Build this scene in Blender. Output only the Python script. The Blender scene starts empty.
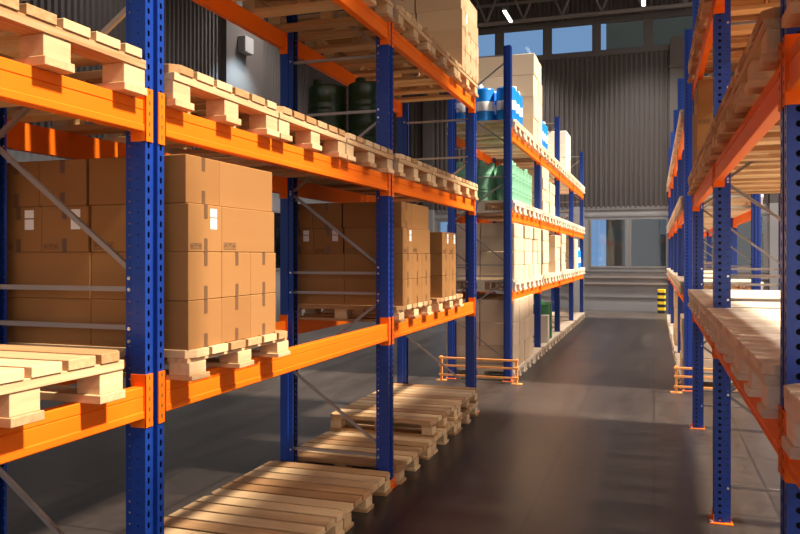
import bpy, bmesh, math, random
from mathutils import Vector, Matrix
random.seed(7)
scn = bpy.context.scene
col = scn.collection
R = math.radians

# ------------------------------------------------------------------ materials
def mat(name, color, rough=0.5, metal=0.0, spec=0.5):
    m = bpy.data.materials.new(name); m.use_nodes = True
    b = m.node_tree.nodes['Principled BSDF']
    b.inputs['Base Color'].default_value = (*color, 1)
    b.inputs['Roughness'].default_value = rough
    b.inputs['Metallic'].default_value = metal
    b.inputs['Specular IOR Level'].default_value = spec
    return m

def N(m, t, **kw):
    n = m.node_tree.nodes.new(t)
    for k, v in kw.items():
        if hasattr(n, k): setattr(n, k, v)
        else: n.inputs[k].default_value = v
    return n
def L(m, a, b): m.node_tree.links.new(a, b)

def ramp(m, fac, stops):
    r = N(m, 'ShaderNodeValToRGB')
    e = r.color_ramp.elements
    while len(e) < len(stops): e.new(0.5)
    for i, (p, c) in enumerate(stops):
        e[i].position = p; e[i].color = (*c, 1)
    L(m, fac, r.inputs['Fac'])
    return r

def varied(name, c1, c2, rough=0.5, scale=(1, 1, 1), nscale=6, rnd=0.0, spec=0.5, bump=0.0, detail=4):
    """noise between two colours, with an own offset for each object"""
    m = mat(name, c1, rough, 0, spec)
    b = m.node_tree.nodes['Principled BSDF']
    tc = N(m, 'ShaderNodeTexCoord'); mp = N(m, 'ShaderNodeMapping')
    mp.inputs['Scale'].default_value = scale
    oi = N(m, 'ShaderNodeObjectInfo')
    mul = N(m, 'ShaderNodeMath', operation='MULTIPLY'); mul.inputs[1].default_value = 37.0
    L(m, oi.outputs['Random'], mul.inputs[0])
    L(m, tc.outputs['Object'], mp.inputs['Vector'])
    L(m, mul.outputs[0], mp.inputs['Location'])
    nz = N(m, 'ShaderNodeTexNoise'); nz.inputs['Scale'].default_value = nscale
    nz.inputs['Detail'].default_value = detail
    L(m, mp.outputs[0], nz.inputs['Vector'])
    # fac = noise*(1-rnd) + random*rnd
    a = N(m, 'ShaderNodeMath', operation='MULTIPLY'); a.inputs[1].default_value = 1 - rnd
    c = N(m, 'ShaderNodeMath', operation='MULTIPLY_ADD'); c.inputs[1].default_value = rnd
    L(m, nz.outputs['Fac'], a.inputs[0]); L(m, oi.outputs['Random'], c.inputs[0]); L(m, a.outputs[0], c.inputs[2])
    r = ramp(m, c.outputs[0], [(0.28, c1), (0.72, c2)])
    L(m, r.outputs[0], b.inputs['Base Color'])
    if bump:
        bp = N(m, 'ShaderNodeBump'); bp.inputs['Strength'].default_value = bump; bp.inputs['Distance'].default_value = 0.003
        L(m, nz.outputs['Fac'], bp.inputs['Height']); L(m, bp.outputs[0], b.inputs['Normal'])
    return m

M = {}
WD, WL = (0.42, 0.218, 0.092), (0.72, 0.495, 0.272)
M['wood_x'] = varied('pine_grain_x', WD, WL, 0.7, (1.2, 22, 22), 2.2, 0.6, 0.25, 0.25)
M['wood_y'] = varied('pine_grain_y', WD, WL, 0.7, (22, 1.2, 22), 2.2, 0.3, 0.25, 0.25)
M['wood_z'] = varied('pine_grain_block', (0.54, 0.36, 0.19), WL, 0.7, (14, 2, 22), 2.0, 0.3, 0.25, 0.2)
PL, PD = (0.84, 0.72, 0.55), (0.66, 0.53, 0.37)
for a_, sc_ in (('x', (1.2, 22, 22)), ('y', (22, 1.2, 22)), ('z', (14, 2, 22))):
    M['pale_'+a_] = varied('pale_lit_timber_'+a_, PD, PL, 0.7, sc_, 2.2, 0.4, 0.25, 0.2)  # pale far pallets; on the right first shelf the paleness stands in for light
M['blue'] = mat('blue_rack_paint', (0.007, 0.042, 0.28), 0.36)
M['orange'] = varied('orange_rack_paint', (0.88, 0.155, 0.004), (0.91, 0.170, 0.006), 0.55, (1, 1, 1), 3, 0, 0.18)
M['hole_shade'] = mat('hole_shade_sheet', (0.012, 0.012, 0.016), 0.7)  # near-black colour paints the shade inside the hollow uprights
M['guard'] = mat('orange_guard_paint', (0.9, 0.36, 0.10), 0.45)
M['zinc'] = mat('galvanised_steel', (0.36, 0.31, 0.275), 0.42, 0.3)
M['bolt'] = mat('bright_bolt_steel', (0.85, 0.85, 0.85), 0.25, 0.6)
M['card'] = varied('brown_cardboard', (0.295, 0.137, 0.044), (0.33, 0.158, 0.053), 0.75, (1, 1, 8), 2.5, 0.6, 0.2)
M['cream'] = varied('cream_cardboard', (0.66, 0.50, 0.33), (0.75, 0.59, 0.41), 0.75, (1, 1, 4), 2.5, 0.7, 0.2)
M['tan'] = varied('pale_tan_cardboard', (0.50, 0.33, 0.19), (0.56, 0.38, 0.23), 0.75, (1, 1, 4), 2.5, 0.7, 0.2)
M['white_card'] = mat('white_cardboard', (0.80, 0.74, 0.62), 0.7)
M['tape'] = mat('brown_packing_tape', (0.15, 0.075, 0.035), 0.35)
M['label'] = mat('white_paper_label', (0.85, 0.83, 0.8), 0.6)
M['ink'] = mat('dark_printing_ink', (0.06, 0.035, 0.02), 0.7)
M['drum_blue'] = mat('blue_plastic_drum', (0.01, 0.22, 0.72), 0.28)
M['drum_white'] = mat('white_drum_band', (0.85, 0.85, 0.88), 0.4)
M['drum_green'] = mat('pale_green_steel_drum', (0.20, 0.45, 0.29), 0.4)
M['drum_dark'] = mat('dark_green_steel_drum', (0.020, 0.040, 0.012), 0.30)
M['drum_mid'] = mat('mid_green_steel_drum', (0.03, 0.18, 0.06), 0.35)
M['yellow'] = mat('yellow_bollard_paint', (0.85, 0.55, 0.02), 0.45)
M['black'] = mat('black_bollard_paint', (0.015, 0.015, 0.015), 0.45)
M['clad'] = varied('ribbed_wall_cladding', (0.074, 0.060, 0.054), (0.086, 0.070, 0.063), 0.6, (1, 1, 1), 0.6, 0)
M['panel'] = varied('flat_wall_panel', (0.27, 0.26, 0.255), (0.30, 0.29, 0.285), 0.6, (1, 1, 1), 0.8, 0)
M['frame'] = mat('window_frame_metal', (0.22, 0.215, 0.21), 0.5)
M['frame_dark'] = mat('dark_mullion_metal', (0.10, 0.085, 0.08), 0.55)
M['steel_dark'] = mat('dark_roof_steel', (0.20, 0.17, 0.155), 0.55)
M['roof'] = mat('dark_roof_deck', (0.05, 0.042, 0.038), 0.8)
M['fixture'] = mat('lamp_housing', (0.28, 0.27, 0.26), 0.5)
M['asphalt'] = mat('outdoor_asphalt', (0.02, 0.022, 0.022), 0.9)
M['outer'] = varied('neighbour_facade', (0.030, 0.040, 0.032), (0.042, 0.053, 0.044), 0.8, (1, 1, 1), 0.3, 0)
M['outer_pane'] = mat('neighbour_window', (0.16, 0.22, 0.25), 0.3)

def emis(name, c, s):
    m = bpy.data.materials.new(name); m.use_nodes = True
    nt = m.node_tree; nt.nodes.remove(nt.nodes['Principled BSDF'])
    e = N(m, 'ShaderNodeEmission'); e.inputs[0].default_value = (*c, 1); e.inputs[1].default_value = s
    L(m, e.outputs[0], nt.nodes['Material Output'].inputs[0]); return m
M['tube'] = emis('lit_lamp_diffuser', (1, 0.97, 0.92), 4.0)

def glass():
    m = bpy.data.materials.new('tinted_window_glass'); m.use_nodes = True
    nt = m.node_tree; nt.nodes.remove(nt.nodes['Principled BSDF'])
    t = N(m, 'ShaderNodeBsdfTransparent'); t.inputs[0].default_value = (0.95, 0.965, 0.975, 1)
    g = N(m, 'ShaderNodeBsdfGlossy'); g.inputs[0].default_value = (0.8, 0.85, 0.9, 1); g.inputs['Roughness'].default_value = 0.04
    f = N(m, 'ShaderNodeFresnel'); f.inputs[0].default_value = 1.5
    x = N(m, 'ShaderNodeMixShader')
    L(m, f.outputs[0], x.inputs[0]); L(m, t.outputs[0], x.inputs[1]); L(m, g.outputs[0], x.inputs[2])
    L(m, x.outputs[0], nt.nodes['Material Output'].inputs[0]); return m
M['glass'] = glass()

def floor_mat():
    m = mat('polished_concrete_slabs', (0.05, 0.045, 0.043), 0.3)
    b = m.node_tree.nodes['Principled BSDF']
    tc = N(m, 'ShaderNodeTexCoord')
    n1 = N(m, 'ShaderNodeTexNoise'); n1.inputs['Scale'].default_value = 0.55; n1.inputs['Detail'].default_value = 6
    n2 = N(m, 'ShaderNodeTexNoise'); n2.inputs['Scale'].default_value = 9; n2.inputs['Detail'].default_value = 5
    mp = N(m, 'ShaderNodeMapping'); mp.inputs['Scale'].default_value = (3.0, 0.35, 1)
    n3 = N(m, 'ShaderNodeTexNoise'); n3.inputs['Scale'].default_value = 1.2; n3.inputs['Detail'].default_value = 3
    L(m, tc.outputs['Object'], n1.inputs['Vector']); L(m, tc.outputs['Object'], n2.inputs['Vector'])
    L(m, tc.outputs['Object'], mp.inputs['Vector']); L(m, mp.outputs[0], n3.inputs['Vector'])
    add = N(m, 'ShaderNodeMath', operation='MULTIPLY_ADD'); add.inputs[1].default_value = 0.35
    L(m, n2.outputs['Fac'], add.inputs[0])
    h = N(m, 'ShaderNodeMath', operation='MULTIPLY_ADD'); h.inputs[1].default_value = 0.5
    L(m, n3.outputs['Fac'], h.inputs[0])
    q = N(m, 'ShaderNodeMath', operation='MULTIPLY'); q.inputs[1].default_value = 0.35
    L(m, n1.outputs['Fac'], q.inputs[0]); L(m, q.outputs[0], h.inputs[2]); L(m, h.outputs[0], add.inputs[2])
    r = ramp(m, add.outputs[0], [(0.40, (0.022, 0.015, 0.012)), (0.78, (0.064, 0.050, 0.044))])
    br = N(m, 'ShaderNodeTexBrick'); br.offset = 0.0
    br.inputs['Scale'].default_value = 1.0
    br.inputs['Brick Width'].default_value = 0.8; br.inputs['Row Height'].default_value = 0.8
    br.inputs['Mortar Size'].default_value = 0.014; br.inputs['Mortar Smooth'].default_value = 0.4
    br.inputs['Color1'].default_value = (1, 1, 1, 1); br.inputs['Color2'].default_value = (.82, .82, .82, 1)
    br.inputs['Mortar'].default_value = (0.5, 0.5, 0.5, 1)
    L(m, tc.outputs['Object'], br.inputs['Vector'])
    mx = N(m, 'ShaderNodeMixRGB', blend_type='MULTIPLY'); mx.inputs[0].default_value = 1
    L(m, r.outputs[0], mx.inputs[1]); L(m, br.outputs['Color'], mx.inputs[2])
    L(m, mx.outputs[0], b.inputs['Base Color'])
    rr = N(m, 'ShaderNodeMapRange'); rr.inputs['To Min'].default_value = 0.24; rr.inputs['To Max'].default_value = 0.46
    L(m, add.outputs[0], rr.inputs['Value']); L(m, rr.outputs[0], b.inputs['Roughness'])
    return m
M['floor'] = floor_mat()

# ------------------------------------------------------------------ mesh helpers
class MB:
    def __init__(self): self.v = []; self.f = []; self.m = []
    def box(self, x0, x1, y0, y1, z0, z1, mi=0):
        n = len(self.v)
        self.v += [(x0,y0,z0),(x1,y0,z0),(x1,y1,z0),(x0,y1,z0),(x0,y0,z1),(x1,y0,z1),(x1,y1,z1),(x0,y1,z1)]
        for q in ((0,3,2,1),(4,5,6,7),(0,1,5,4),(1,2,6,5),(2,3,7,6),(3,0,4,7)):
            self.f.append(tuple(n+i for i in q)); self.m.append(mi)
        return self
    def prism(self, pts, axis, a0, a1, mi=0):
        """pts: 2-D outline; axis 'x','y','z' extrusion from a0 to a1"""
        n = len(self.v); k = len(pts)
        def P(p, a):
            if axis == 'y': return (p[0], a, p[1])
            if axis == 'x': return (a, p[0], p[1])
            return (p[0], p[1], a)
        self.v += [P(p, a0) for p in pts] + [P(p, a1) for p in pts]
        self.f.append(tuple(n+i for i in range(k))); self.m.append(mi)
        self.f.append(tuple(n+k+i for i in reversed(range(k)))); self.m.append(mi)
        for i in range(k):
            j = (i+1) % k
            self.f.append((n+i, n+k+i, n+k+j, n+j)); self.m.append(mi)
        return self
    def bar(self, a, b, w, t, side=(0,1,0), mi=0):
        a, b = Vector(a), Vector(b); d = (b-a).normalized(); s = Vector(side).normalized(); u = d.cross(s).normalized()
        n = len(self.v)
        for p in (a, b):
            for q, r in ((-1,-1),(1,-1),(1,1),(-1,1)):
                self.v.append(tuple(p + u*(q*w/2) + s*(r*t/2)))
        for q in ((0,1,2,3),(7,6,5,4),(0,4,5,1),(1,5,6,2),(2,6,7,3),(3,7,4,0)):
            self.f.append(tuple(n+i for i in q)); self.m.append(mi)
        return self
    def cyl(self, cx, cy, z0, z1, r, seg=16, mi=0):
        return self.lathe(cx, cy, [(0,z0),(r,z0),(r,z1),(0,z1)], seg, mi)
    def lathe(self, cx, cy, prof, seg=24, mi=0, mis=None):
        n = len(self.v)
        for r, z in prof:
            for i in range(seg):
                a = 2*math.pi*i/seg
                self.v.append((cx+r*math.cos(a), cy+r*math.sin(a), z))
        for k in range(len(prof)-1):
            for i in range(seg):
                j = (i+1) % seg
                self.f.append((n+k*seg+i, n+k*seg+j, n+(k+1)*seg+j, n+(k+1)*seg+i))
                self.m.append(mis[k] if mis else mi)
        return self
    def mesh(self, name, mats, smooth=False, bevel=0, weld=False):
        me = bpy.data.meshes.new(name); me.from_pydata(self.v, [], self.f)
        for x in (mats if isinstance(mats, (list, tuple)) else [mats]): me.materials.append(x)
        me.polygons.foreach_set('material_index', self.m)
        bm = bmesh.new(); bm.from_mesh(me)
        if weld: bmesh.ops.remove_doubles(bm, verts=bm.verts, dist=1e-5)
        bmesh.ops.dissolve_degenerate(bm, dist=1e-6, edges=bm.edges)
        bmesh.ops.recalc_face_normals(bm, faces=bm.faces)
        if bevel:
            es = [e for e in bm.edges if len(e.link_faces) == 2 and e.calc_face_angle(0) > 0.6]
            bmesh.ops.bevel(bm, geom=es, offset=bevel, segments=1, affect='EDGES', profile=0.5)
        bm.to_mesh(me); bm.free()
        if smooth:
            me.polygons.foreach_set('use_smooth', [True]*len(me.polygons))
            try: me.set_sharp_from_angle(angle=R(35))
            except Exception: pass
        me.update(); return me

def link(name, me, parent=None, loc=None, rz=0):
    o = bpy.data.objects.new(name, me); col.objects.link(o)
    if parent: o.parent = parent
    if loc: o.location = loc
    if rz: o.rotation_euler.z = rz
    return o
def empty(name, loc=(0,0,0)):
    o = bpy.data.objects.new(name, None); col.objects.link(o); o.location = loc; o.empty_display_size = 0.2
    return o
def tag(o, label, cat, group=None, kind=None):
    if label: o['label'] = label
    if cat: o['category'] = cat
    if group: o['group'] = group
    if kind: o['kind'] = kind
    return o
def copy_tree(o, parent=None):
    c = o.copy(); col.objects.link(c)
    if parent: c.parent = parent
    for ch in o.children: copy_tree(ch, c)
    return c
def struct(name, mb, mats, **kw):
    o = link(name, mb.mesh(name, mats, **kw)); o['kind'] = 'structure'; return o
ORD = ['first','second','third','fourth','fifth','sixth','seventh','eighth','ninth','tenth','eleventh','twelfth']

# ------------------------------------------------------------------ layout (metres; the aisle runs along +Y)
XL, XR = -1.886, 0.374           # aisle faces of the racks
DEP = 0.90                       # rack depth
BAY = 2.869
Y1 = [2.567 + BAY*k for k in (-1, 0, 1, 2)]
Y2 = [10.558 + BAY*k for k in range(5)]
LV = [1.112, 2.233, 3.367]       # beam undersides
BH = 0.125
TALL, SHORT = 4.672, LV[2]+BH

# ------------------------------------------------------------------ rack
def sheet(mb, org, du, width, z0, z1, rows, pitch=0.044, mi=0):
    """vertical steel strip with punched holes: rows=(u centre, half width, half height, round?)"""
    org, du = Vector(org), Vector(du)
    def P(u, z): p = org + du*u; return (p.x, p.y, z)
    def quad(u0,u1,a,b):
        n = len(mb.v); mb.v += [P(u0,a),P(u1,a),P(u1,b),P(u0,b)]; mb.f.append((n,n+1,n+2,n+3)); mb.m.append(mi)
    edges = [0.0]
    for (uc, hw, hh, rd) in rows: edges += [uc-hw*1.5, uc+hw*1.5]
    edges.append(width)
    for i in range(0, len(edges), 2):
        if edges[i+1]-edges[i] > 1e-5: quad(edges[i], edges[i+1], z0, z1)
    nz = int((z1-z0)/pitch)
    for (uc, hw, hh, rd) in rows:
        u0, u1 = uc-hw*1.5, uc+hw*1.5
        for k in range(nz):
            a, b = z0+k*pitch, z0+(k+1)*pitch; c = (a+b)/2
            # outer square ring to an inner octagon
            cut = 0.41 if rd else 0.6
            inn = [(uc-hw*cut, c-hh),(uc+hw*cut, c-hh),(uc+hw, c-hh*cut),(uc+hw, c+hh*cut),(uc+hw*cut, c+hh),(uc-hw*cut, c+hh),(uc-hw, c+hh*cut),(uc-hw, c-hh*cut)]
            out = [(u0,a),(u1,a),(u1,a),(u1,b),(u1,b),(u0,b),(u0,b),(u0,a)]
            n = len(mb.v)
            mb.v += [P(*q) for q in inn] + [P(u0,a),P(u1,a),P(u1,b),P(u0,b)]
            o = [n+8, n+9, n+10, n+11]
            mb.f += [(o[0],o[1],n+1,n+0),(o[1],n+2,n+1),(o[1],o[2],n+3,n+2),(o[2],n+4,n+3),(o[2],o[3],n+5,n+4),(o[3],n+6,n+5),(o[3],o[0],n+7,n+6),(o[0],n+0,n+7)]
            mb.m += [0]*8
        quad(u0, u1, z0+nz*pitch, z1)

def upright_mesh(h, hr=0.0095):
    """front face towards +X at x=0, body towards -X, centred on y=0"""
    mb = MB(); z0 = 0.006; w = 0.06
    for s in (-1, 1):
        sheet(mb, (0, s*w, 0), (0, -s, 0), 0.043, z0, h, [(0.021, 0.0065, 0.0115, False)])
        # groove wall
        sheet(mb, (0, s*0.017, 0), (-1, 0, 0), 0.02, z0, h, [])
        # side wall with round holes, a step, rear flange with bolt holes
        sheet(mb, (0, s*w, 0), (-1, 0, 0), 0.066, z0, h, [(0.034, hr, hr, True)])
        sheet(mb, (-0.066, s*w, 0), (0, -s, 0), 0.014, z0, h, [])
        sheet(mb, (-0.066, s*0.046, 0), (-1, 0, 0), 0.036, z0, h, [(0.018, 0.004, 0.004, True)])
        sheet(mb, (-0.102, s*0.046, 0), (0, -s, 0), 0.014, z0, h, [])
    sheet(mb, (-0.02, 0.017, 0), (0, -1, 0), 0.034, z0, h, [])
    sheet(mb, (-0.02, 0.0, 0), (-1, 0, 0), 0.078, z0, h, [], mi=1)  # added dark sheet, painted shade behind the holes
    me = mb.mesh('upright', [M['blue'], M['hole_shade']], weld=True)
    return me
UP = {(h_, q_): upright_mesh(h_, r_) for h_ in (TALL, SHORT) for q_, r_ in ((True, .0095), (False, .0035))}

mb = MB(); mb.box(-0.115, 0.03, -0.085, 0.085, 0, 0.006)
mb.box(0.002, 0.007, -0.07, 0.07, 0.006, 0.055)
FOOT = mb.mesh('foot_plate', M['orange'], bevel=0.001)
mb = MB()
for s in (-1, 1): mb.cyl(0.018, s*0.07, 0.006, 0.020, 0.010, 6); 
FOOTB = mb.mesh('anchor_bolt', M['bolt'])
def bolt_mesh():
    r = 0.008
    return MB().prism([(r*math.cos(i*math.pi/3), r*math.sin(i*math.pi/3)) for i in range(6)], 'y', -0.004, 0.004).mesh('bolt', M['bolt'])
BOLT = bolt_mesh()

def beam_mesh(length):
    """runs along +Y from 0, front towards +X at x=0"""
    h = BH
    o = [(-0.003,0),(0.0,0.004),(0.0,0.026),(-0.005,0.030),(-0.005,0.082),(-0.009,0.085),(-0.005,0.088),(-0.005,h-0.003),(-0.008,h),(-0.048,h),(-0.048,0)]
    return MB().prism(o, 'y', 0, length).mesh('beam', M['orange'])
BLEN = BAY - 0.12
BEAM = beam_mesh(BLEN - 0.004)
def connector_mesh():
    """sits at the -Y end of a beam; wraps the front corner of the upright that lies towards -Y (upright spans y -0.12..0)"""
    mb = MB(); z0, z1 = -0.036, 0.172
    mb.box(0.0, 0.005, -0.042, 0.006, z0, z1)                       # plate on the upright's face
    mb.box(-0.064, 0.005, 0.0, 0.006, z0, z1)                       # plate on its side
    for k in range(5):                                              # pressed hooks on the face plate
        z = z0+0.022+k*0.041
        mb.box(0.005, 0.0065, -0.024, -0.017, z, z+0.014, 1)
    return mb.mesh('connector', [M['orange'], M['tape']])
CONN = connector_mesh()
mb = MB(); mb.cyl(0, 0, 0, 0.006, 0.008, 6)
PIN = mb.mesh('safety_pin', M['bolt'])

NODES = [('h', .23, .23), ('d', .29, .84), ('d', 1.41, .84), ('h', 1.46, 1.46), ('h', 1.615, 1.615), ('d', 1.66, 2.23), ('d', 2.79, 2.25),
         ('h', 2.85, 2.85), ('h', 3.27, 3.27), ('d', 3.33, 3.88), ('d', 4.46, 3.90), ('h', 4.55, 4.55)]

def brace_mesh(za, zb):
    mb = MB()
    a = Vector((-0.075, 0, za)); b = Vector((-DEP+0.075, 0, zb))
    mb.bar(a, b, 0.020, 0.004, (0, 1, 0))
    d = (b-a).normalized(); u = d.cross(Vector((0,1,0)))
    for s in (-1, 1): mb.bar(a+u*(s*0.0085)+Vector((0,0.0085,0)), b+u*(s*0.0085)+Vector((0,0.0085,0)), 0.003, 0.015, (0,1,0))
    return mb.mesh('brace', M['zinc'])
BR = {(a, b): brace_mesh(a, b) for _, p, q in NODES for a, b in ((p, q), (q, p))}

def rack(ys, side, label, tall):
    """side -1: left of the aisle (front faces +X); +1: right of the aisle (front faces -X)"""
    xf = XL if side < 0 else XR
    root = empty('pallet_rack', (xf, ys[0], 0)); tag(root, label, 'rack', None)
    flip = side > 0
    def place(o, x, y, z, mirror=False):
        # x: depth coordinate behind the aisle face (negative = deeper)
        o.location = (-x if flip else x, y-ys[0], z)
        if flip != mirror: o.rotation_euler.z = math.pi
    for k, y in enumerate(ys):
        h = TALL if tall[k] else SHORT
        for rear in (False, True):
            u = link('upright', UP[(h, flip)], root)
            place(u, -DEP if rear else 0, y, 0, rear)
            link('foot_plate', FOOT, u); link('anchor_bolt', FOOTB, u)
            if ys is Y1:                                            # bolts where the braces meet the upright
                turned = flip != rear
                for nd in NODES:
                    if max(nd[1:]) < h-0.05: link('bolt', BOLT, u, (-0.084, 0.049 if turned else -0.049, nd[2] if rear != flip else nd[1]))
        for _, za, zb in NODES:
            if max(za, zb) > h-0.05: continue
            b = link('brace', BR[(zb, za) if flip else (za, zb)], root); place(b, 0, y, 0)
    for k in range(len(ys)-1):
        for z in LV:
            for rear in (False, True):
                bm_ = link('beam', BEAM, root)
                # beam mesh runs +Y from local 0; when turned by pi it must start at the far end
                turned = flip != rear
                ystart = ys[k+1]-0.062 if turned else ys[k]+0.062
                place(bm_, -DEP if rear else 0, ystart, z, rear)
                c1 = link('connector', CONN, bm_, (0, -0.002, 0))
                c2 = link('connector', CONN, bm_, (0, BLEN-0.002, 0)); c2.scale = (1, -1, 1)
    return root

# ------------------------------------------------------------------ pallets
def pallet_parts(Lx, Wy, H, td, ts, tb, rec):
    """parts with own meshes: deck boards along X, stringers along Y, nine blocks, bottom boards along X"""
    P = []
    nb = 6; bw = 0.126; gap = (Wy-nb*bw)/(nb-1)
    z2 = H-td
    for i in range(nb):
        y0 = -Wy/2+i*(bw+gap); y1 = y0+bw; c = 0.034
        X = Lx/2
        if i == 0: pts = [(-X+c,y0),(X-c,y0),(X,y0+c),(X,y1),(-X,y1),(-X,y0+c)]
        elif i == nb-1: pts = [(-X,y0),(X,y0),(X,y1-c),(X-c,y1),(-X+c,y1),(-X,y1-c)]
        else: pts = [(-X,y0),(X,y0),(X,y1),(-X,y1)]
        P.append(('deck_board', MB().prism(pts, 'z', z2, H), 'wood_x'))
    z1 = z2-ts
    for xc in (-Lx/2+0.05+rec, 0, Lx/2-0.05-rec):
        P.append(('stringer_board', MB().box(xc-0.05, xc+0.05, -Wy/2, Wy/2, z1, z2), 'wood_y'))
    for xc in (-Lx/2+0.05+0.012, 0, Lx/2-0.05-0.012):
        for yc in (-Wy/2+0.06, 0, Wy/2-0.06):
            P.append(('block', MB().box(xc-0.05, xc+0.05, yc-0.06, yc+0.06, tb, z1), 'wood_z'))
    for yc in (-Wy/2+0.066, 0, Wy/2-0.066):
        y0, y1 = yc-0.066, yc+0.066; X = Lx/2
        P.append(('bottom_board', MB().box(-X, X, y0, y1, 0, tb), 'wood_x'))
    return P
HA, HB, HC = 0.172, 0.146, 0.125
def make_pallet(spec, tone='wood'):
    root = empty('wooden_pallet'); tag(root, 'x', 'pallet')
    for n, mb, m in pallet_parts(*spec): link(n, mb.mesh(n, M[m.replace('wood', tone)], bevel=0.002), root)
    return root
SPEC_A = (1.0, 0.90, HA, .035, .034, .030, 0.006)
SPEC_C = (1.0, 0.885, 0.125, .034, .018, .021, 0.022)
SPEC_B = (1.0, 0.885, HB, .036, .024, .024, 0.02)
PA, PB = make_pallet(SPEC_A), make_pallet(SPEC_B)
PP = make_pallet(SPEC_A, 'pale')  # lighter wood paints strong light onto the right first-shelf pallets
PC = make_pallet(SPEC_C)
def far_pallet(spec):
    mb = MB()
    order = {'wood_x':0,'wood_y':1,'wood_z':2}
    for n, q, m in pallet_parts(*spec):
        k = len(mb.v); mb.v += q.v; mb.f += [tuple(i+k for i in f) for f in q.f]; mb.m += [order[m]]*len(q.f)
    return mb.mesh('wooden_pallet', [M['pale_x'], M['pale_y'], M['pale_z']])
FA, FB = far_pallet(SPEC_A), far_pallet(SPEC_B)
used = {'A': False, 'B': False, 'P': False, 'C': False}
def pallet(x, y, z, label, kind='A', far=False, group='wooden pallets'):
    if far:
        o = link('wooden_pallet', FA if kind == 'A' else FB)
        o['category'] = 'pallet'
    else:
        src = {'A': PA, 'B': PB, 'P': PP, 'C': PC}[kind]
        o = src if not used[kind] else copy_tree(src)
        used[kind] = True
    o.location = (x, y, z); o['label'] = label; o['group'] = group
    if random.random() < .5: o.rotation_euler.z = math.pi
    return o

# ------------------------------------------------------------------ cartons
CL, CW, CH = 0.488, 0.2505, 0.2005
def carton_mesh(l, w, h, m, bev=0.003): return MB().box(-l/2, l/2, -w/2, w/2, 0, h).mesh('carton', M[m], bevel=bev)
def tape_mesh(l, w, h):
    mb = MB(); t = 0.0012; q = 0.0125; d = 0.058
    mb.box(-l/2, l/2, -q, q, h, h+0.0006)
    for s in (-1, 1):
        x0, x1 = sorted((s*l/2, s*(l/2+t)))
        mb.box(x0, x1, -q, q, h-d, h); mb.box(x0, x1, -q, q, 0, d)
    return mb.mesh('tape', M['tape'])
def label_mesh(l, w, h, z0, z1):
    return MB().box(l/2, l/2+.0012, 0.035, 0.085, z0, z1).mesh('paper_label', M['label'])
def marks_mesh(l, w, h, face):
    """three small pictograms: arrows up, glass, arrows up"""
    mb = MB(); t = 0.0010
    def tri(P, a, b, c):
        n = len(mb.v); mb.v += [P(*a), P(*b), P(*c)]; mb.f.append((n, n+1, n+2)); mb.m.append(0)
    def rect(P, u0, u1, v0, v1):
        n = len(mb.v); mb.v += [P(u0,v0),P(u1,v0),P(u1,v1),P(u0,v1)]; mb.f.append((n,n+1,n+2,n+3)); mb.m.append(0)
    def icons(P, s=1.0):
        for k in range(3):
            u = k*0.036*s; z = 0.012
            for a, b, c, d in ((0,.03,0,.0022),(0,.03,.0278,.03),(0,.0022,0,.03),(.0278,.03,0,.03)):
                rect(P, u+a*s, u+b*s, z+c*s, z+d*s)
            if k != 1:
                for du in (.008, .017):
                    rect(P, u+du*s, u+(du+.003)*s, z+.006*s, z+.016*s); tri(P, (u+(du-.003)*s, z+.015*s), (u+(du+.006)*s, z+.015*s), (u+(du+.0015)*s, z+.024*s))
            else:
                tri(P, (u+.007*s, z+.024*s), (u+.023*s, z+.024*s), (u+.015*s, z+.012*s)); rect(P, u+.0135*s, u+.0165*s, z+.006*s, z+.013*s)
    if face == 'end': icons(lambda u, v: (l/2+t, -w/2+0.012+u, v), 0.8)
    elif face == 'right': icons(lambda u, v: (-l/2+0.015+u, -(w/2+t), v))
    else: icons(lambda u, v: (l/2-0.015-u, (w/2+t), v))
    return mb.mesh('handling_marks', M['ink'])
def make_carton(m, parts):
    root = link('carton', carton_mesh(CL, CW, CH, m)); tag(root, 'x', 'box')
    if 't' in parts: link('tape', TAPE, root)
    for q in (LAB if 'l' in parts else []): link('paper_label', q, root)
    for q in (MARK if 'm' in parts else []): link('handling_marks', q, root)
    return root
TAPE = tape_mesh(CL, CW, CH)
LAB = [label_mesh(CL, CW, CH, CH-.050, CH-.015), label_mesh(CL, CW, CH, CH-.102, CH-.056)]
MARK = [marks_mesh(CL, CW, CH, q) for q in ('end', 'right', 'left')]
protos = {}
def carton(x, y, z, rz, label, group, m='card', parts='t'):
    key = m+parts
    if key not in protos:
        o = protos[key] = make_carton(m, parts)
    else: o = copy_tree(protos[key])
    o.location = (x, y, z); o.rotation_euler.z = rz + random.uniform(-.004, .004)
    o['label'] = label; o['group'] = group
    return o
def rowname(j, n):
    return {0: 'bottom layer', n-1: 'top layer'}.get(j, 'second layer' if j == 1 else 'third layer')
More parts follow.
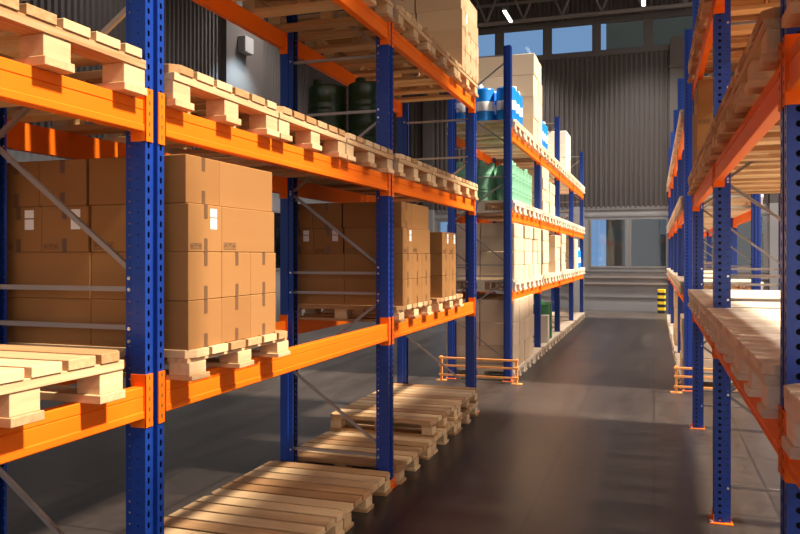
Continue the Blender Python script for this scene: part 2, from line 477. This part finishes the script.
def pile(xf, y0, z, rows, where, group, sgn=-1, cols=3, m='card', pin=(2, 3), labelrow=2):
    """xf: aisle-side x, sgn -1 goes deeper towards -X. y0 near side"""
    g = 0.0022
    for j in range(rows):
        zz = z + j*(CH+0.001)
        if j in pin and cols == 3:
            P = [(CL/2, CW/2, 0, 'near aisle corner'),
                 (CW/2, CW+g+CL/2, 1, 'far aisle corner'),
                 (CW+g+CW/2, CW+g+CL/2, 1, 'middle of far side'),
                 (CL+g+CW/2+0.012, CL/2, 1, 'middle of near side'),
                 (CL+g+CW+g+CW/2+0.012, CL/2, 1, 'near back corner'),
                 (2*CW+2*g+CL/2, CL+g+CW/2, 0, 'far back corner')]
            ox = 0.012 if j == 3 else 0
        else:
            ox = 0.0
            cn = ['near', 'middle', 'far'] if cols == 3 else ['near', 'far']
            P = [((CL/2)+a*(CL+g), CW/2+b*(CW+g), 0, cn[b]+(' back' if a else ' aisle')+' column') for b in range(cols) for a in (0, 1)]
        for (dx, dy, rot, nm) in P:
            parts = 't'
            if j == labelrow: parts = 'tlm' if (not rot or 'near' in nm) else 'tm'
            rz = (-math.pi/2 if rot else 0) + (math.pi if sgn > 0 else 0)
            carton(xf+sgn*(dx+ox), y0+dy, zz, rz, f'{"brown" if m == "card" else "pale tan"} taped carton, {rowname(j, rows)}, {nm}, {where}', group, m, parts)

def simple_pile(xf, y0, z, nx, ny, nz, l, w, h, m, cname, where, group, sgn=-1, name='carton'):
    me = MB().box(-l/2, l/2, -w/2, w/2, 0, h).mesh(name, M[m], bevel=0.008)
    sx = ['aisle', 'back'] if nx == 2 else ['']
    sy = ['near', 'far'] if ny == 2 else ['near', 'middle', 'far']
    for k in range(nz):
        for i in range(nx):
            for j in range(ny):
                o = link(name, me, None, (xf+sgn*(l/2+i*(l+.022)+random.uniform(0,.018)*(1-i)), y0+w/2+j*(w+.012)+random.uniform(-.003,.003), z+k*(h+.001)))
                tag(o, f'{cname}, {rowname(k, nz)}, {sy[j]} {sx[i]} corner, {where}', 'box', group)

# ------------------------------------------------------------------ drums
def drum_mesh(r, h, style):
    s = h
    if style == 'blue':
        prof = [(0,0),(r*.9,0),(r,.03*s),(r,.30*s),(r*1.012,.31*s),(r*1.012,.59*s),(r,.60*s),(r,.93*s),(r*.97,.97*s),(r*.90,s),(r*.84,s),(r*.84,.975*s),(0,.975*s)]
        mis = [0,0,0,0,1,0,0,0,0,0,0,0]
        return MB().lathe(0,0,prof,28,0,mis).mesh('drum', [M['drum_blue'], M['drum_white']], smooth=True)
    prof = [(0,.015*s),(r*.93,.015*s),(r*.97,0),(r,.012*s),(r*.975,.03*s)]
    for zc in (.25, .345, .655, .75):
        prof += [(r*.975,(zc-.03)*s),(r*1.0,(zc-.012)*s),(r*1.0,(zc+.012)*s),(r*.975,(zc+.03)*s)]
    prof += [(r*.975,.97*s),(r,.985*s),(r*.97,s),(r*.93,.985*s),(r*.9,.975*s),(0,.975*s)]
    return MB().lathe(0,0,prof,28).mesh('drum', M[style], smooth=True)
def bung_mesh(style):
    mb = MB(); mb.lathe(0,0,[(0,0),(.042,0),(.042,.075),(.036,.085),(0,.085)],12)
    return mb.mesh('bung_cap', M['drum_white'] if style == 'blue' else M[style], smooth=True)
def drums(x0, y0, z, nx, ny, px, py, r, h, style, color, where, group, sgn=-1):
    me = drum_mesh(r, h, style); bg = bung_mesh(style)
    a = ['aisle', 'middle', 'back'] if nx == 3 else ['aisle', 'back']
    b = ['near row', 'middle row', 'far row'] if ny == 3 else ['near row', 'far row'] if ny == 2 else ['the pair']
    for i in range(nx):
        for j in range(ny):
            o = link('drum', me, None, (x0+sgn*i*px, y0+j*py, z)); o.rotation_euler.z = random.uniform(0, 6)
            tag(o, f'{color} drum, {a[i]} end of {b[j]}, {where}', 'drum', group)
            link('bung_cap', bg, o, (r*.5, 0, h*.975-.002))

# ================================================================== build racks
rack(Y1, -1, 'near left blue and orange pallet rack with brown cartons and empty pallets', [1, 1, 1, 0])
rack(Y1, +1, 'near right blue and orange pallet rack closest to the camera', [1, 1, 1, 1])
rack(Y2, -1, 'far left blue and orange pallet rack holding cream cartons and drums', [1, 0, 1, 0, 1])
rack(Y2, +1, 'far right blue and orange pallet rack beyond the cross passage', [1, 1, 1, 1, 1])

BAYN = ['foremost bay', 'middle bay', 'last bay']
SLOT = ['nearest', 'middle', 'farthest']
LVN = ['first shelf', 'second shelf', 'top shelf']
def slots(b, w): y0 = Y1[b]+0.068; return [y0 + w/2 + k*(BLEN-0.016-w)/2 for k in range(3)]
CXL = -1.835-0.5; CXR = XR-0.05+0.5
# near left rack
for lv in (1, 2):
    for b in (0, 1, 2):
        if lv == 2 and b == 0: continue
        for k, y in enumerate(slots(b, 0.9)):
            if b == 0 and k == 0: continue
            pallet(CXL, y-(.045 if b == 0 else 0), LV[lv]+BH, f'wooden pallet, {SLOT[k]} of three on {LVN[lv]}, {BAYN[b]} of near left rack', 'A')
for k, y in enumerate(slots(0, 0.9)):
    if k: pallet(CXL+.03, y-.21, LV[0]+BH, f'empty wooden pallet, {SLOT[k]} on first shelf, foremost bay of near left rack', 'A')
z1 = LV[0]+BH
pallet(-2.285, 2.675+.4425, z1, 'wooden pallet under the brown carton pile right behind the foremost left upright', 'C')
pallet(-2.33, 5.505+.4425, z1, 'wooden pallet under the taller carton pile in last bay of near left rack', 'C')
pallet(-2.33, 6.64+.4425, z1, 'wooden pallet under the lower carton pile in last bay of near left rack', 'C')
pile(-1.805, 2.680, z1+HC, 4, 'on shelf behind foremost left upright', 'cartons on the near left rack')
pile(-1.832, 5.565, z1+HC, 4, 'taller pile, last bay near left', 'cartons on the near left rack')
pile(-1.832, 6.715, z1+HC, 3, 'lower pile, last bay near left', 'cartons on the near left rack', cols=2, pin=())
pile(-1.85, 7.55, LV[2]+BH+HA, 4, 'top shelf, near left rack', 'cartons on the top shelf', m='tan')
drums(-2.17, 5.72, LV[1]+BH+HA, 2, 1, .36, .36, .168, .585, 'drum_dark', 'dark green steel', 'second shelf of near left rack', 'dark green drums')
for k, y in enumerate([2.645+.4425+i*.905 for i in range(3)]):
    pallet(-2.345, y, 0, f'worn wooden pallet on the floor, {SLOT[k]} of three, under middle bay, left', 'B')
for k, y in enumerate([5.51+.4425+i*.915 for i in range(3)]):
    pallet(-2.33, y, 0, f'wooden pallet on the floor, {SLOT[k]} of bottom three, last bay of near left rack', 'B')
for k, y in enumerate([6.44+.4425, 7.35+.4425]):
    pallet(-2.335, y, HB, f'wooden pallet stacked on another, {["nearer","farther"][k]} of two, floor of last left bay', 'B')
# near right rack
for lv in (0, 1, 2):
    for b in (0, 1, 2):
        for k, y in enumerate(slots(b, 0.9)):
            if b == 0 and k < 1: continue
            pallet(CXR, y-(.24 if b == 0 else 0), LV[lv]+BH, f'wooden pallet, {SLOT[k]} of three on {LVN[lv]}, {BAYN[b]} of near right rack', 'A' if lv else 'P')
pile(XR-0.01, 7.37, LV[1]+BH+HA, 4, 'second shelf of near right rack', 'cartons on the near right rack', sgn=1)

# far racks: two-bay runs of six pallets
def runpos():
    out = []
    for (a, b) in ((Y2[0], Y2[2]), (Y2[2], Y2[4])):
        n = 6; s0 = a+0.068; s1 = b-0.068
        for k in range(n): out.append(s0+0.45+k*(s1-s0-0.9)/(n-1))
    return out
FP = runpos()
# on the shelves between intermediate uprights: three per bay
FB3 = [Y2[b]+0.068+0.45+k*(BLEN-0.016-0.9)/2 for b in range(4) for k in range(3)]
for side, nm, cx in ((-1, 'left', CXL), (1, 'right', CXR)):
    for lv in range(3):
        pos = FP if (lv == 2 and side < 0) else FB3
        for k, y in enumerate(pos):
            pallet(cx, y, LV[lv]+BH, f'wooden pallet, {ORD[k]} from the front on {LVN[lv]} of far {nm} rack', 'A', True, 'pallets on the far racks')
    for k, y in enumerate(FB3):
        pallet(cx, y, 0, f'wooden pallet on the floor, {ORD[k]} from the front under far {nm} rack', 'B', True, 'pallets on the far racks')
ZT = [z+BH+HA for z in LV]
G2 = 'cream cartons on the far left rack'
def cream(k, lv_z, rows, where, pos=FB3, w=.385, l=.49, h=.2, nx=2, ny=2, m='cream', side=-1, g=G2, cname='cream carton'):
    W = ny*w+(ny-1)*.012
    xf = -1.85 if side < 0 else XR-0.03
    simple_pile(xf, pos[k]-W/2, lv_z, nx, ny, rows, l, w, h, m, cname, where, g, sgn=side)
cream(0, ZT[0], 4, 'nearest pile, first shelf, far left rack')
cream(1, ZT[0], 4, 'second pile, first shelf, far left rack')
cream(2, ZT[0], 4, 'third pile, first shelf, far left rack')
cream(3, ZT[0], 4, 'fourth pile, first shelf, far left rack')
cream(5, ZT[0], 3, 'fifth pile, first shelf, far left rack', h=.25)
cream(6, ZT[0], 4, 'sixth pile, first shelf, far left rack')
cream(9, ZT[0], 3, 'last pile, first shelf, far left rack', h=.25)
cream(3, ZT[1], 4, 'nearer pile, second shelf, far left rack')
cream(4, ZT[1], 3, 'farther pile, second shelf, far left rack')
cream(2, ZT[2], 4, 'tall pile, top shelf, far left rack', pos=FP, w=.44, l=.49, h=.350, cname='large cream carton')
cream(7, ZT[2], 3, 'behind blue drums, top shelf, far left rack', pos=FP, w=.43, l=.48, h=.292, m='white_card', cname='large white carton')
cream(0, HB, 3, 'nearest floor pallet, far left rack', w=.42, l=.49, h=.325, cname='large cream carton')
cream(1, HB, 3, 'second floor pallet, far left rack', w=.42, l=.49, h=.325, cname='large cream carton')
o = link('carton', MB().box(-.15, .15, -.1, .1, 0, .50).mesh('carton', M['white_card'], bevel=.004), None, (-2.0, FB3[3]+.3, HB))
tag(o, 'tall white carton on the floor in front of the green drums, far left rack', 'box')
drums(-2.0, FP[0]-.29, ZT[2], 3, 3, .31, .29, .14, .475, 'blue', 'blue white-banded', 'nearest, top shelf far left', 'blue drums')
drums(-2.0, FP[3]-.29, ZT[2], 3, 3, .31, .29, .14, .475, 'blue', 'blue white-banded', 'behind cream pile, top shelf far left', 'blue drums')
drums(-2.0, FB3[10]-.29, ZT[0], 3, 3, .31, .29, .14, .475, 'blue', 'blue white-banded', 'end of first shelf, far left', 'blue drums')
drums(-2.0, FB3[0]-.29, ZT[1], 3, 3, .31, .29, .14, .505, 'drum_green', 'pale green', 'nearest pallet, second shelf far left', 'pale green drums')
drums(-2.0, FB3[1]-.29, ZT[1], 3, 3, .31, .29, .14, .505, 'drum_green', 'pale green', 'second pallet, second shelf far left', 'pale green drums')
drums(-2.05, FB3[4]-.22, HB, 2, 2, .37, .36, .17, .68, 'drum_mid', 'dark green', 'on floor under far left rack', 'green drums on the floor')
GR = 'cream cartons on the far right rack'
cream(0, HB, 3, 'nearest floor pallet, far right rack', w=.42, l=.49, h=.26, side=1, g=GR, cname='large cream carton')
cream(4, HB, 3, 'farther floor pallet, far right rack', w=.42, l=.49, h=.325, side=1, g=GR, cname='large cream carton')

# ------------------------------------------------------------------ end guards
def guard(side, label):
    xa, xb = (-1.77, -2.83) if side < 0 else (0.27, 1.33)
    y = Y2[0]-.235
    root = empty('rack_guard', (xa, y, 0)); tag(root, label, 'barrier', 'orange rack end guards')
    dx = xb-xa
    for x in (0, dx):
        p = link('post', MB().box(x-.016, x+.016, -.022, .012, .008, .345).mesh('post', M['guard'], bevel=.003), root)
        link('base_plate', MB().box(x-.07, x+.07, -.05, .05, 0, .008).mesh('base_plate', M['guard']), p)
    for z in (.085, .215, .32):
        link('rail', MB().box(min(0,dx)-.03, max(0,dx)+.03, -.045, -.022, z-.014, z+.014).mesh('rail', M['guard'], bevel=.003), root)
    return root
guard(-1, 'low orange three-rail guard at the near end of the far left rack')
guard(+1, 'low orange three-rail guard at the near end of the far right rack')

# ------------------------------------------------------------------ building shell
FW = 25.0; LW = -9.5; XE = 14.0; YB = -7.0; ZR = 11.6
struct('floor', MB().box(LW-.3, XE, YB, FW+.3, -.2, 0), M['floor'])
def ribs(a0, a1, z0, z1, axis, pos, nrm):
    """vertical ribbed sheet; raised ribs towards nrm"""
    mb = MB(); p = 0.15; d = 0.05
    prof = []; a = a0
    while a < a1-1e-6:
        for (du, dd) in ((0, 0), (.062, 0), (.078, 1), (.134, 1)):
            if a+du <= a1: prof.append((a+du, pos+nrm*d*dd))
        a += p
    prof.append((a1, pos))
    n = 0
    for (u, w) in prof:
        for z in (z0, z1): mb.v.append((u, w, z) if axis == 'x' else (w, u, z))
    for i in range(len(prof)-1):
        mb.f.append((2*i, 2*i+2, 2*i+3, 2*i+1)); mb.m.append(0)
    return mb
mb = ribs(LW, XE, 3.27, 8.12, 'x', FW, -1)
q = ribs(LW, XE, 9.28, ZR, 'x', FW, -1)
k = len(mb.v); mb.v += q.v; mb.f += [tuple(i+k for i in f) for f in q.f]; mb.m += q.m
o = struct('wall_far', mb, M['clad'])
LWIN = [(-6.95,-5.8), (-5.73,-4.6), (-1.95,-.8), (-.73,.41), (1.25,2.0), (2.07,3.16)]
UWIN = [(-4.74-1.57*k, -3.41-1.57*k) for k in range(3, 0, -1)] + [(-4.74,-3.40), (-3.17,-1.84), (-1.63,-.28), (-.06,1.28), (1.51,2.85), (3.08,4.42)]
# lower flat panelling with openings
mb = MB()
xs = [LW] + [v for w in LWIN for v in w] + [XE]
for i in range(0, len(xs), 2): mb.box(xs[i], xs[i+1], FW, FW+.12, 1.36, 2.94)
mb.box(LW, XE, FW, FW+.12, 2.94, 3.27); mb.box(LW, XE, FW, FW+.12, 0, 1.36)
struct('wall_far_panelling', mb, M['panel'])
mb = MB()
xs = [LW] + [v for w in UWIN for v in w] + [XE]
for i in range(0, len(xs), 2): mb.box(xs[i], xs[i+1], FW-.05, FW+.10, 8.25, 9.15)
mb.box(LW, XE, FW-.06, FW+.10, 8.10, 8.25); mb.box(LW, XE, FW-.06, FW+.10, 9.15, 9.30)
struct('trim_1', mb, M['frame_dark'])
for i, (a, b) in enumerate(UWIN+LWIN):
    up = i < len(UWIN); z0, z1 = (8.25, 9.15) if up else (1.36, 2.94)
    mb = MB(); t = .03 if up else .055
    mb.box(a, b, FW-.03, FW+.03, z0, z0+t); mb.box(a, b, FW-.03, FW+.03, z1-t, z1)
    mb.box(a, a+t, FW-.03, FW+.03, z0+t, z1-t); mb.box(b-t, b, FW-.03, FW+.03, z0+t, z1-t)
    w = struct(f'window_{i+1}', mb, M['frame_dark'] if up else M['frame'])
    link('pane', MB().box(a+t, b-t, FW-.005, FW+.005, z0+t, z1-t).mesh('pane', M['glass']), w)
mb = MB()
mb.box(LW, XE, FW-.03, FW, 3.20, 3.30); mb.box(LW, XE, FW-.02, FW, 2.98, 3.04)
mb.box(LW, XE, FW-.05, FW, 1.24, 1.30); mb.box(LW, XE, FW-.03, FW, .42, .46)
struct('trim_2', mb, M['frame'])
mb = MB(); mb.box(LW, XE, FW-.09, FW, 1.04, 1.10); mb.box(LW, XE, FW-.09, FW, .84, .90)
struct('trim_3', mb, M['zinc'])
mb = MB()
for a, b, zt in ((.47,1.0,8.45), (-7.45,-7.1,8.1), (3.25,3.6,8.1)): mb.box(a, b, FW-.22, FW, 3.3, zt)
mb.box(.42, 1.05, FW-.26, FW-.02, 7.52, 7.58)
struct('trim_4', mb, M['clad'])
mb = MB()
for a, b in ((.47,1.0), (-7.45,-7.1), (-2.45,-2.12), (3.25,3.6)): mb.box(a, b, FW-.22, FW, 0, 3.3)
struct('trim_7', mb, M['panel'])
# left wall
mb = ribs(YB, FW, 3.45, ZR, 'y', LW, 1)
struct('wall_left', mb, M['clad'])
mb = MB(); SW = [(17.35+d, 18.6+d) for d in (-13.2, -9.9, -6.6, -3.3, 0, 3.3)]
ys_ = [YB]+[v for w in SW for v in w]+[FW]
for i in range(0, len(ys_), 2): mb.box(LW-.12, LW, ys_[i], ys_[i+1], 1.36, 2.94)
mb.box(LW-.12, LW, YB, FW, 2.94, 3.45); mb.box(LW-.12, LW, YB, FW, 0, 1.36)
struct('wall_left_panelling', mb, M['panel'])
for i, (a, b) in enumerate(SW):
    z0, z1, t = 1.36, 2.94, .055
    mb = MB(); mb.box(LW-.03, LW+.03, a, b, z0, z0+t); mb.box(LW-.03, LW+.03, a, b, z1-t, z1)
    mb.box(LW-.03, LW+.03, a, a+t, z0+t, z1-t); mb.box(LW-.03, LW+.03, b-t, b, z0+t, z1-t)
    w = struct(f'window_{len(UWIN+LWIN)+i+1}', mb, M['frame'])
    link('pane', MB().box(LW-.005, LW+.005, a+t, b-t, z0+t, z1-t).mesh('pane', M['glass']), w)
mb = MB(); mb.box(LW, LW+.2, 15.3, 17.05, 0, ZR)
struct('trim_5', mb, M['clad'])
# roof: solid except for an unseen opening left for the sun over the right half
SK0 = 3.2                          # roof is open sky light from here to the east edge
mb = MB(); mb.box(LW, SK0, YB, FW+.1, ZR, ZR+.2)
struct('ceiling', mb, M['roof'])
mb = MB(); mb.box(SK0, 6.35, 4.1, 7.1, ZR, ZR+.2); mb.box(SK0, 4.9, YB, 4.1, ZR, ZR+.2)  # unseen roof pieces added to keep sun off the left rack and floor
struct('sun_blocker', mb, M['roof'])
mb = MB(); mb.box(XE, XE+.2, YB, FW+.3, 0, .4); mb.box(XE, XE+.2, YB, FW+.3, 6.5, ZR)
for y in range(-7, 25, 8): mb.box(XE, XE+.2, y, y+.5, .4, 6.5)
struct('wall_right', mb, M['clad'])
struct('wall_back', MB().box(LW, XE, YB-.2, YB, 5.5, ZR), M['clad'])
# roof truss in front of the far wall
tr = empty('roof_truss', (0, FW-.35, 9.35)); tag(tr, 'dark steel lattice truss running along the top of the far wall', 'truss')
link('chord', MB().box(LW+.03, XE, -.05, .05, -.05, .05).mesh('chord', M['steel_dark']), tr)
link('chord', MB().box(LW+.03, XE, -.05, .05, 1.45, 1.55).mesh('chord', M['steel_dark']), tr)
x = -8.9
while x < XE-1.3:
    for a, b in (((x,0,.05),(x+.6,0,1.45)), ((x,0,.05),(x-.6,0,1.45))):
        link('web_bar', MB().bar(a, b, .06, .06).mesh('web_bar', M['steel_dark']), tr)
    x += 1.225
pu = struct('trim_6', MB().box(LW, XE, FW-.12, FW-.04, 10.0, 10.08), M['steel_dark'])

# lamps
lamp_xy = [(-4.2, 22.9), (-.28, 22.6), (3.6, 22.6), (-4.2, 16.5), (-.28, 16.5), (-8.0, 16.5), (-8.0, 10.5), (-4.6, 10.5), (3.3, 3.2), (3.3, 6.2), (3.3, 9.2)]  # last three are added out of view to brighten the right rack
HOUS = MB().prism([(-.06,0),(.06,0),(.04,.07),(-.04,.07)], 'y', -.6, .6).mesh('strip_lamp', M['fixture'])
TUBE = MB().box(-.05, .05, -.58, .58, -.02, 0).mesh('diffuser', M['tube'])
ROD = MB().box(-.008, .008, -.008, .008, .07, ZR-9.0).mesh('hanging_rod', M['steel_dark'])
RODL = MB().box(-.008, .008, -.008, .008, .07, ZR-4.3).mesh('hanging_rod', M['steel_dark'])
where = ['left of the aisle by the far wall', 'over the aisle by the far wall', 'right of the aisle by the far wall', 'left of the aisle, second line', 'over the aisle, second line',
         'by the left wall, second line', 'by the left wall, third line', 'left of the rack, third line'] + [f'as added fill, low to the right of the near right rack, {q}' for q in ('nearest', 'middle', 'farthest')]
LAMP_W = [210]*3+[180]*3+[70]*2+[130]*3
for i, (x, y) in enumerate(lamp_xy):
    low = i > 7; zl = 4.3 if low else 9.0
    o = link('strip_lamp', HOUS, None, (x, y, zl)); tag(o, f'lit white strip lamp hanging {where[i]}', 'ceiling lamp', 'strip lamps')
    link('diffuser', TUBE, o); link('hanging_rod', RODL if low else ROD, o)
    ld = bpy.data.lights.new('strip_light', 'AREA'); ld.shape = 'RECTANGLE'; ld.size = .1; ld.size_y = 1.15; ld.energy = LAMP_W[i]; ld.color = (1, .96, .92); ld.spread = R(160 if low else 110)
    lo = bpy.data.objects.new('strip_light', ld); col.objects.link(lo); lo.parent = o; lo.location = (0, 0, -.03)
# wall lamp on the left pilaster
wl = link('wall_lamp', MB().box(0, .2, -.2, .2, 0, .38).mesh('wall_lamp', M['fixture'], bevel=.01), None, (LW+.2, 16.0, 6.55))
tag(wl, 'boxy grey wall lamp washing the smooth pilaster on the left wall', 'wall lamp')
sd = bpy.data.lights.new('wall_lamp_light', 'SPOT'); sd.energy = 520; sd.color = (.6, .85, 1); sd.spot_size = R(90); sd.spot_blend = 1; sd.shadow_soft_size = .05
so = bpy.data.objects.new('wall_lamp_light', sd); col.objects.link(so); so.parent = wl; so.location = (1.0, -.2, 0); so.rotation_euler = (0, R(40), 0)

# bollards
def bollard(x, y, label):
    root = empty('bollard', (x, y, 0)); tag(root, label, 'bollard', 'striped bollards')
    n = 8; h = .72
    mb = MB()
    for k in range(n):
        z0, z1 = k*h/n, (k+1)*h/n
        a = .115
        pts = [(-a,-a+.03),(-a+.03,-a),(a-.03,-a),(a,-a+.03),(a,a-.03),(a-.03,a),(-a+.03,a),(-a,a-.03)]
        mb.prism(pts, 'z', z0, z1, (k+1) % 2)
    link('padding', mb.mesh('padding', [M['yellow'], M['black']]), root)
bollard(.22, 24.45, 'yellow and black striped bollard at the foot of the far wall')
bollard(-9.2, 18.2, 'yellow and black striped bollard by the left wall')

# outdoors
g = struct('ground', MB().box(-70, 70, -40, 90, -.3, -.2), M['asphalt'])
nb = empty('neighbouring_building', (-2.3, 40, -.2)); tag(nb, 'dark grey green building outside beyond the far windows', 'building')
link('facade', MB().box(0, 45, 0, 20, 0, 24).mesh('facade', M['outer']), nb)
for zz in (3.0, 9.6, 14.2):
    for k in range(7):
        x = 2.6+k*2.3
        link('window', MB().box(x, x+1.1, -.04, 0, zz, zz+1.3).mesh('window', M['outer_pane']), nb)

# ------------------------------------------------------------------ light
sun_el, sun_az = 50, 2          # elevation; degrees turned from +X towards -Y
ld = bpy.data.lights.new('sun', 'SUN'); ld.energy = 11.0; ld.angle = R(5); ld.color = (1, .87, .70)
so = bpy.data.objects.new('sun', ld); col.objects.link(so)
d = Vector((math.cos(R(sun_el))*math.cos(R(sun_az)), -math.cos(R(sun_el))*math.sin(R(sun_az)), math.sin(R(sun_el))))
so.rotation_euler = d.to_track_quat('Z', 'Y').to_euler(); so.location = (12, -3, 18)
w = bpy.data.worlds.new('sky'); scn.world = w; w.use_nodes = True
bg = w.node_tree.nodes['Background']; bg.inputs[0].default_value = (.32, .58, 1.0, 1); bg.inputs[1].default_value = 1.0
nt = w.node_tree                  # blue sky with a broad bright haze on the sun's side
tc = nt.nodes.new('ShaderNodeTexCoord'); vm = nt.nodes.new('ShaderNodeVectorMath'); vm.operation = 'DOT_PRODUCT'
hz = Vector((.62, -.76, .20)).normalized(); vm.inputs[1].default_value = hz
nt.links.new(tc.outputs['Generated'], vm.inputs[0])
mr = nt.nodes.new('ShaderNodeMapRange'); mr.interpolation_type = 'SMOOTHSTEP'
mr.inputs['From Min'].default_value = .25; mr.inputs['From Max'].default_value = 1.0
nt.links.new(vm.outputs['Value'], mr.inputs['Value'])
mx = nt.nodes.new('ShaderNodeMixRGB'); mx.inputs[1].default_value = (.19, .34, .58, 1); mx.inputs[2].default_value = (2.05, 1.85, 1.75, 1)
nt.links.new(mr.outputs[0], mx.inputs[0]); nt.links.new(mx.outputs[0], bg.inputs[0])

# ------------------------------------------------------------------ camera
f, vp, hy = 761.1, 653.9, 255.5
cd = bpy.data.cameras.new('camera'); cam = bpy.data.objects.new('camera', cd); col.objects.link(cam)
cd.sensor_width = 36; cd.lens = f/800*36; cd.clip_start = .05; cd.clip_end = 300
cd.shift_y = -(267-hy)/800
cam.location = (0, 0, 1.75); cam.rotation_euler = (R(90), 0, math.atan((vp-400)/f))
scn.camera = cam
scn.view_settings.view_transform = 'Standard'; scn.view_settings.look = 'None'
scn.view_settings.exposure = 0.0; scn.view_settings.gamma = 1.0; scn.view_settings.use_curve_mapping = False
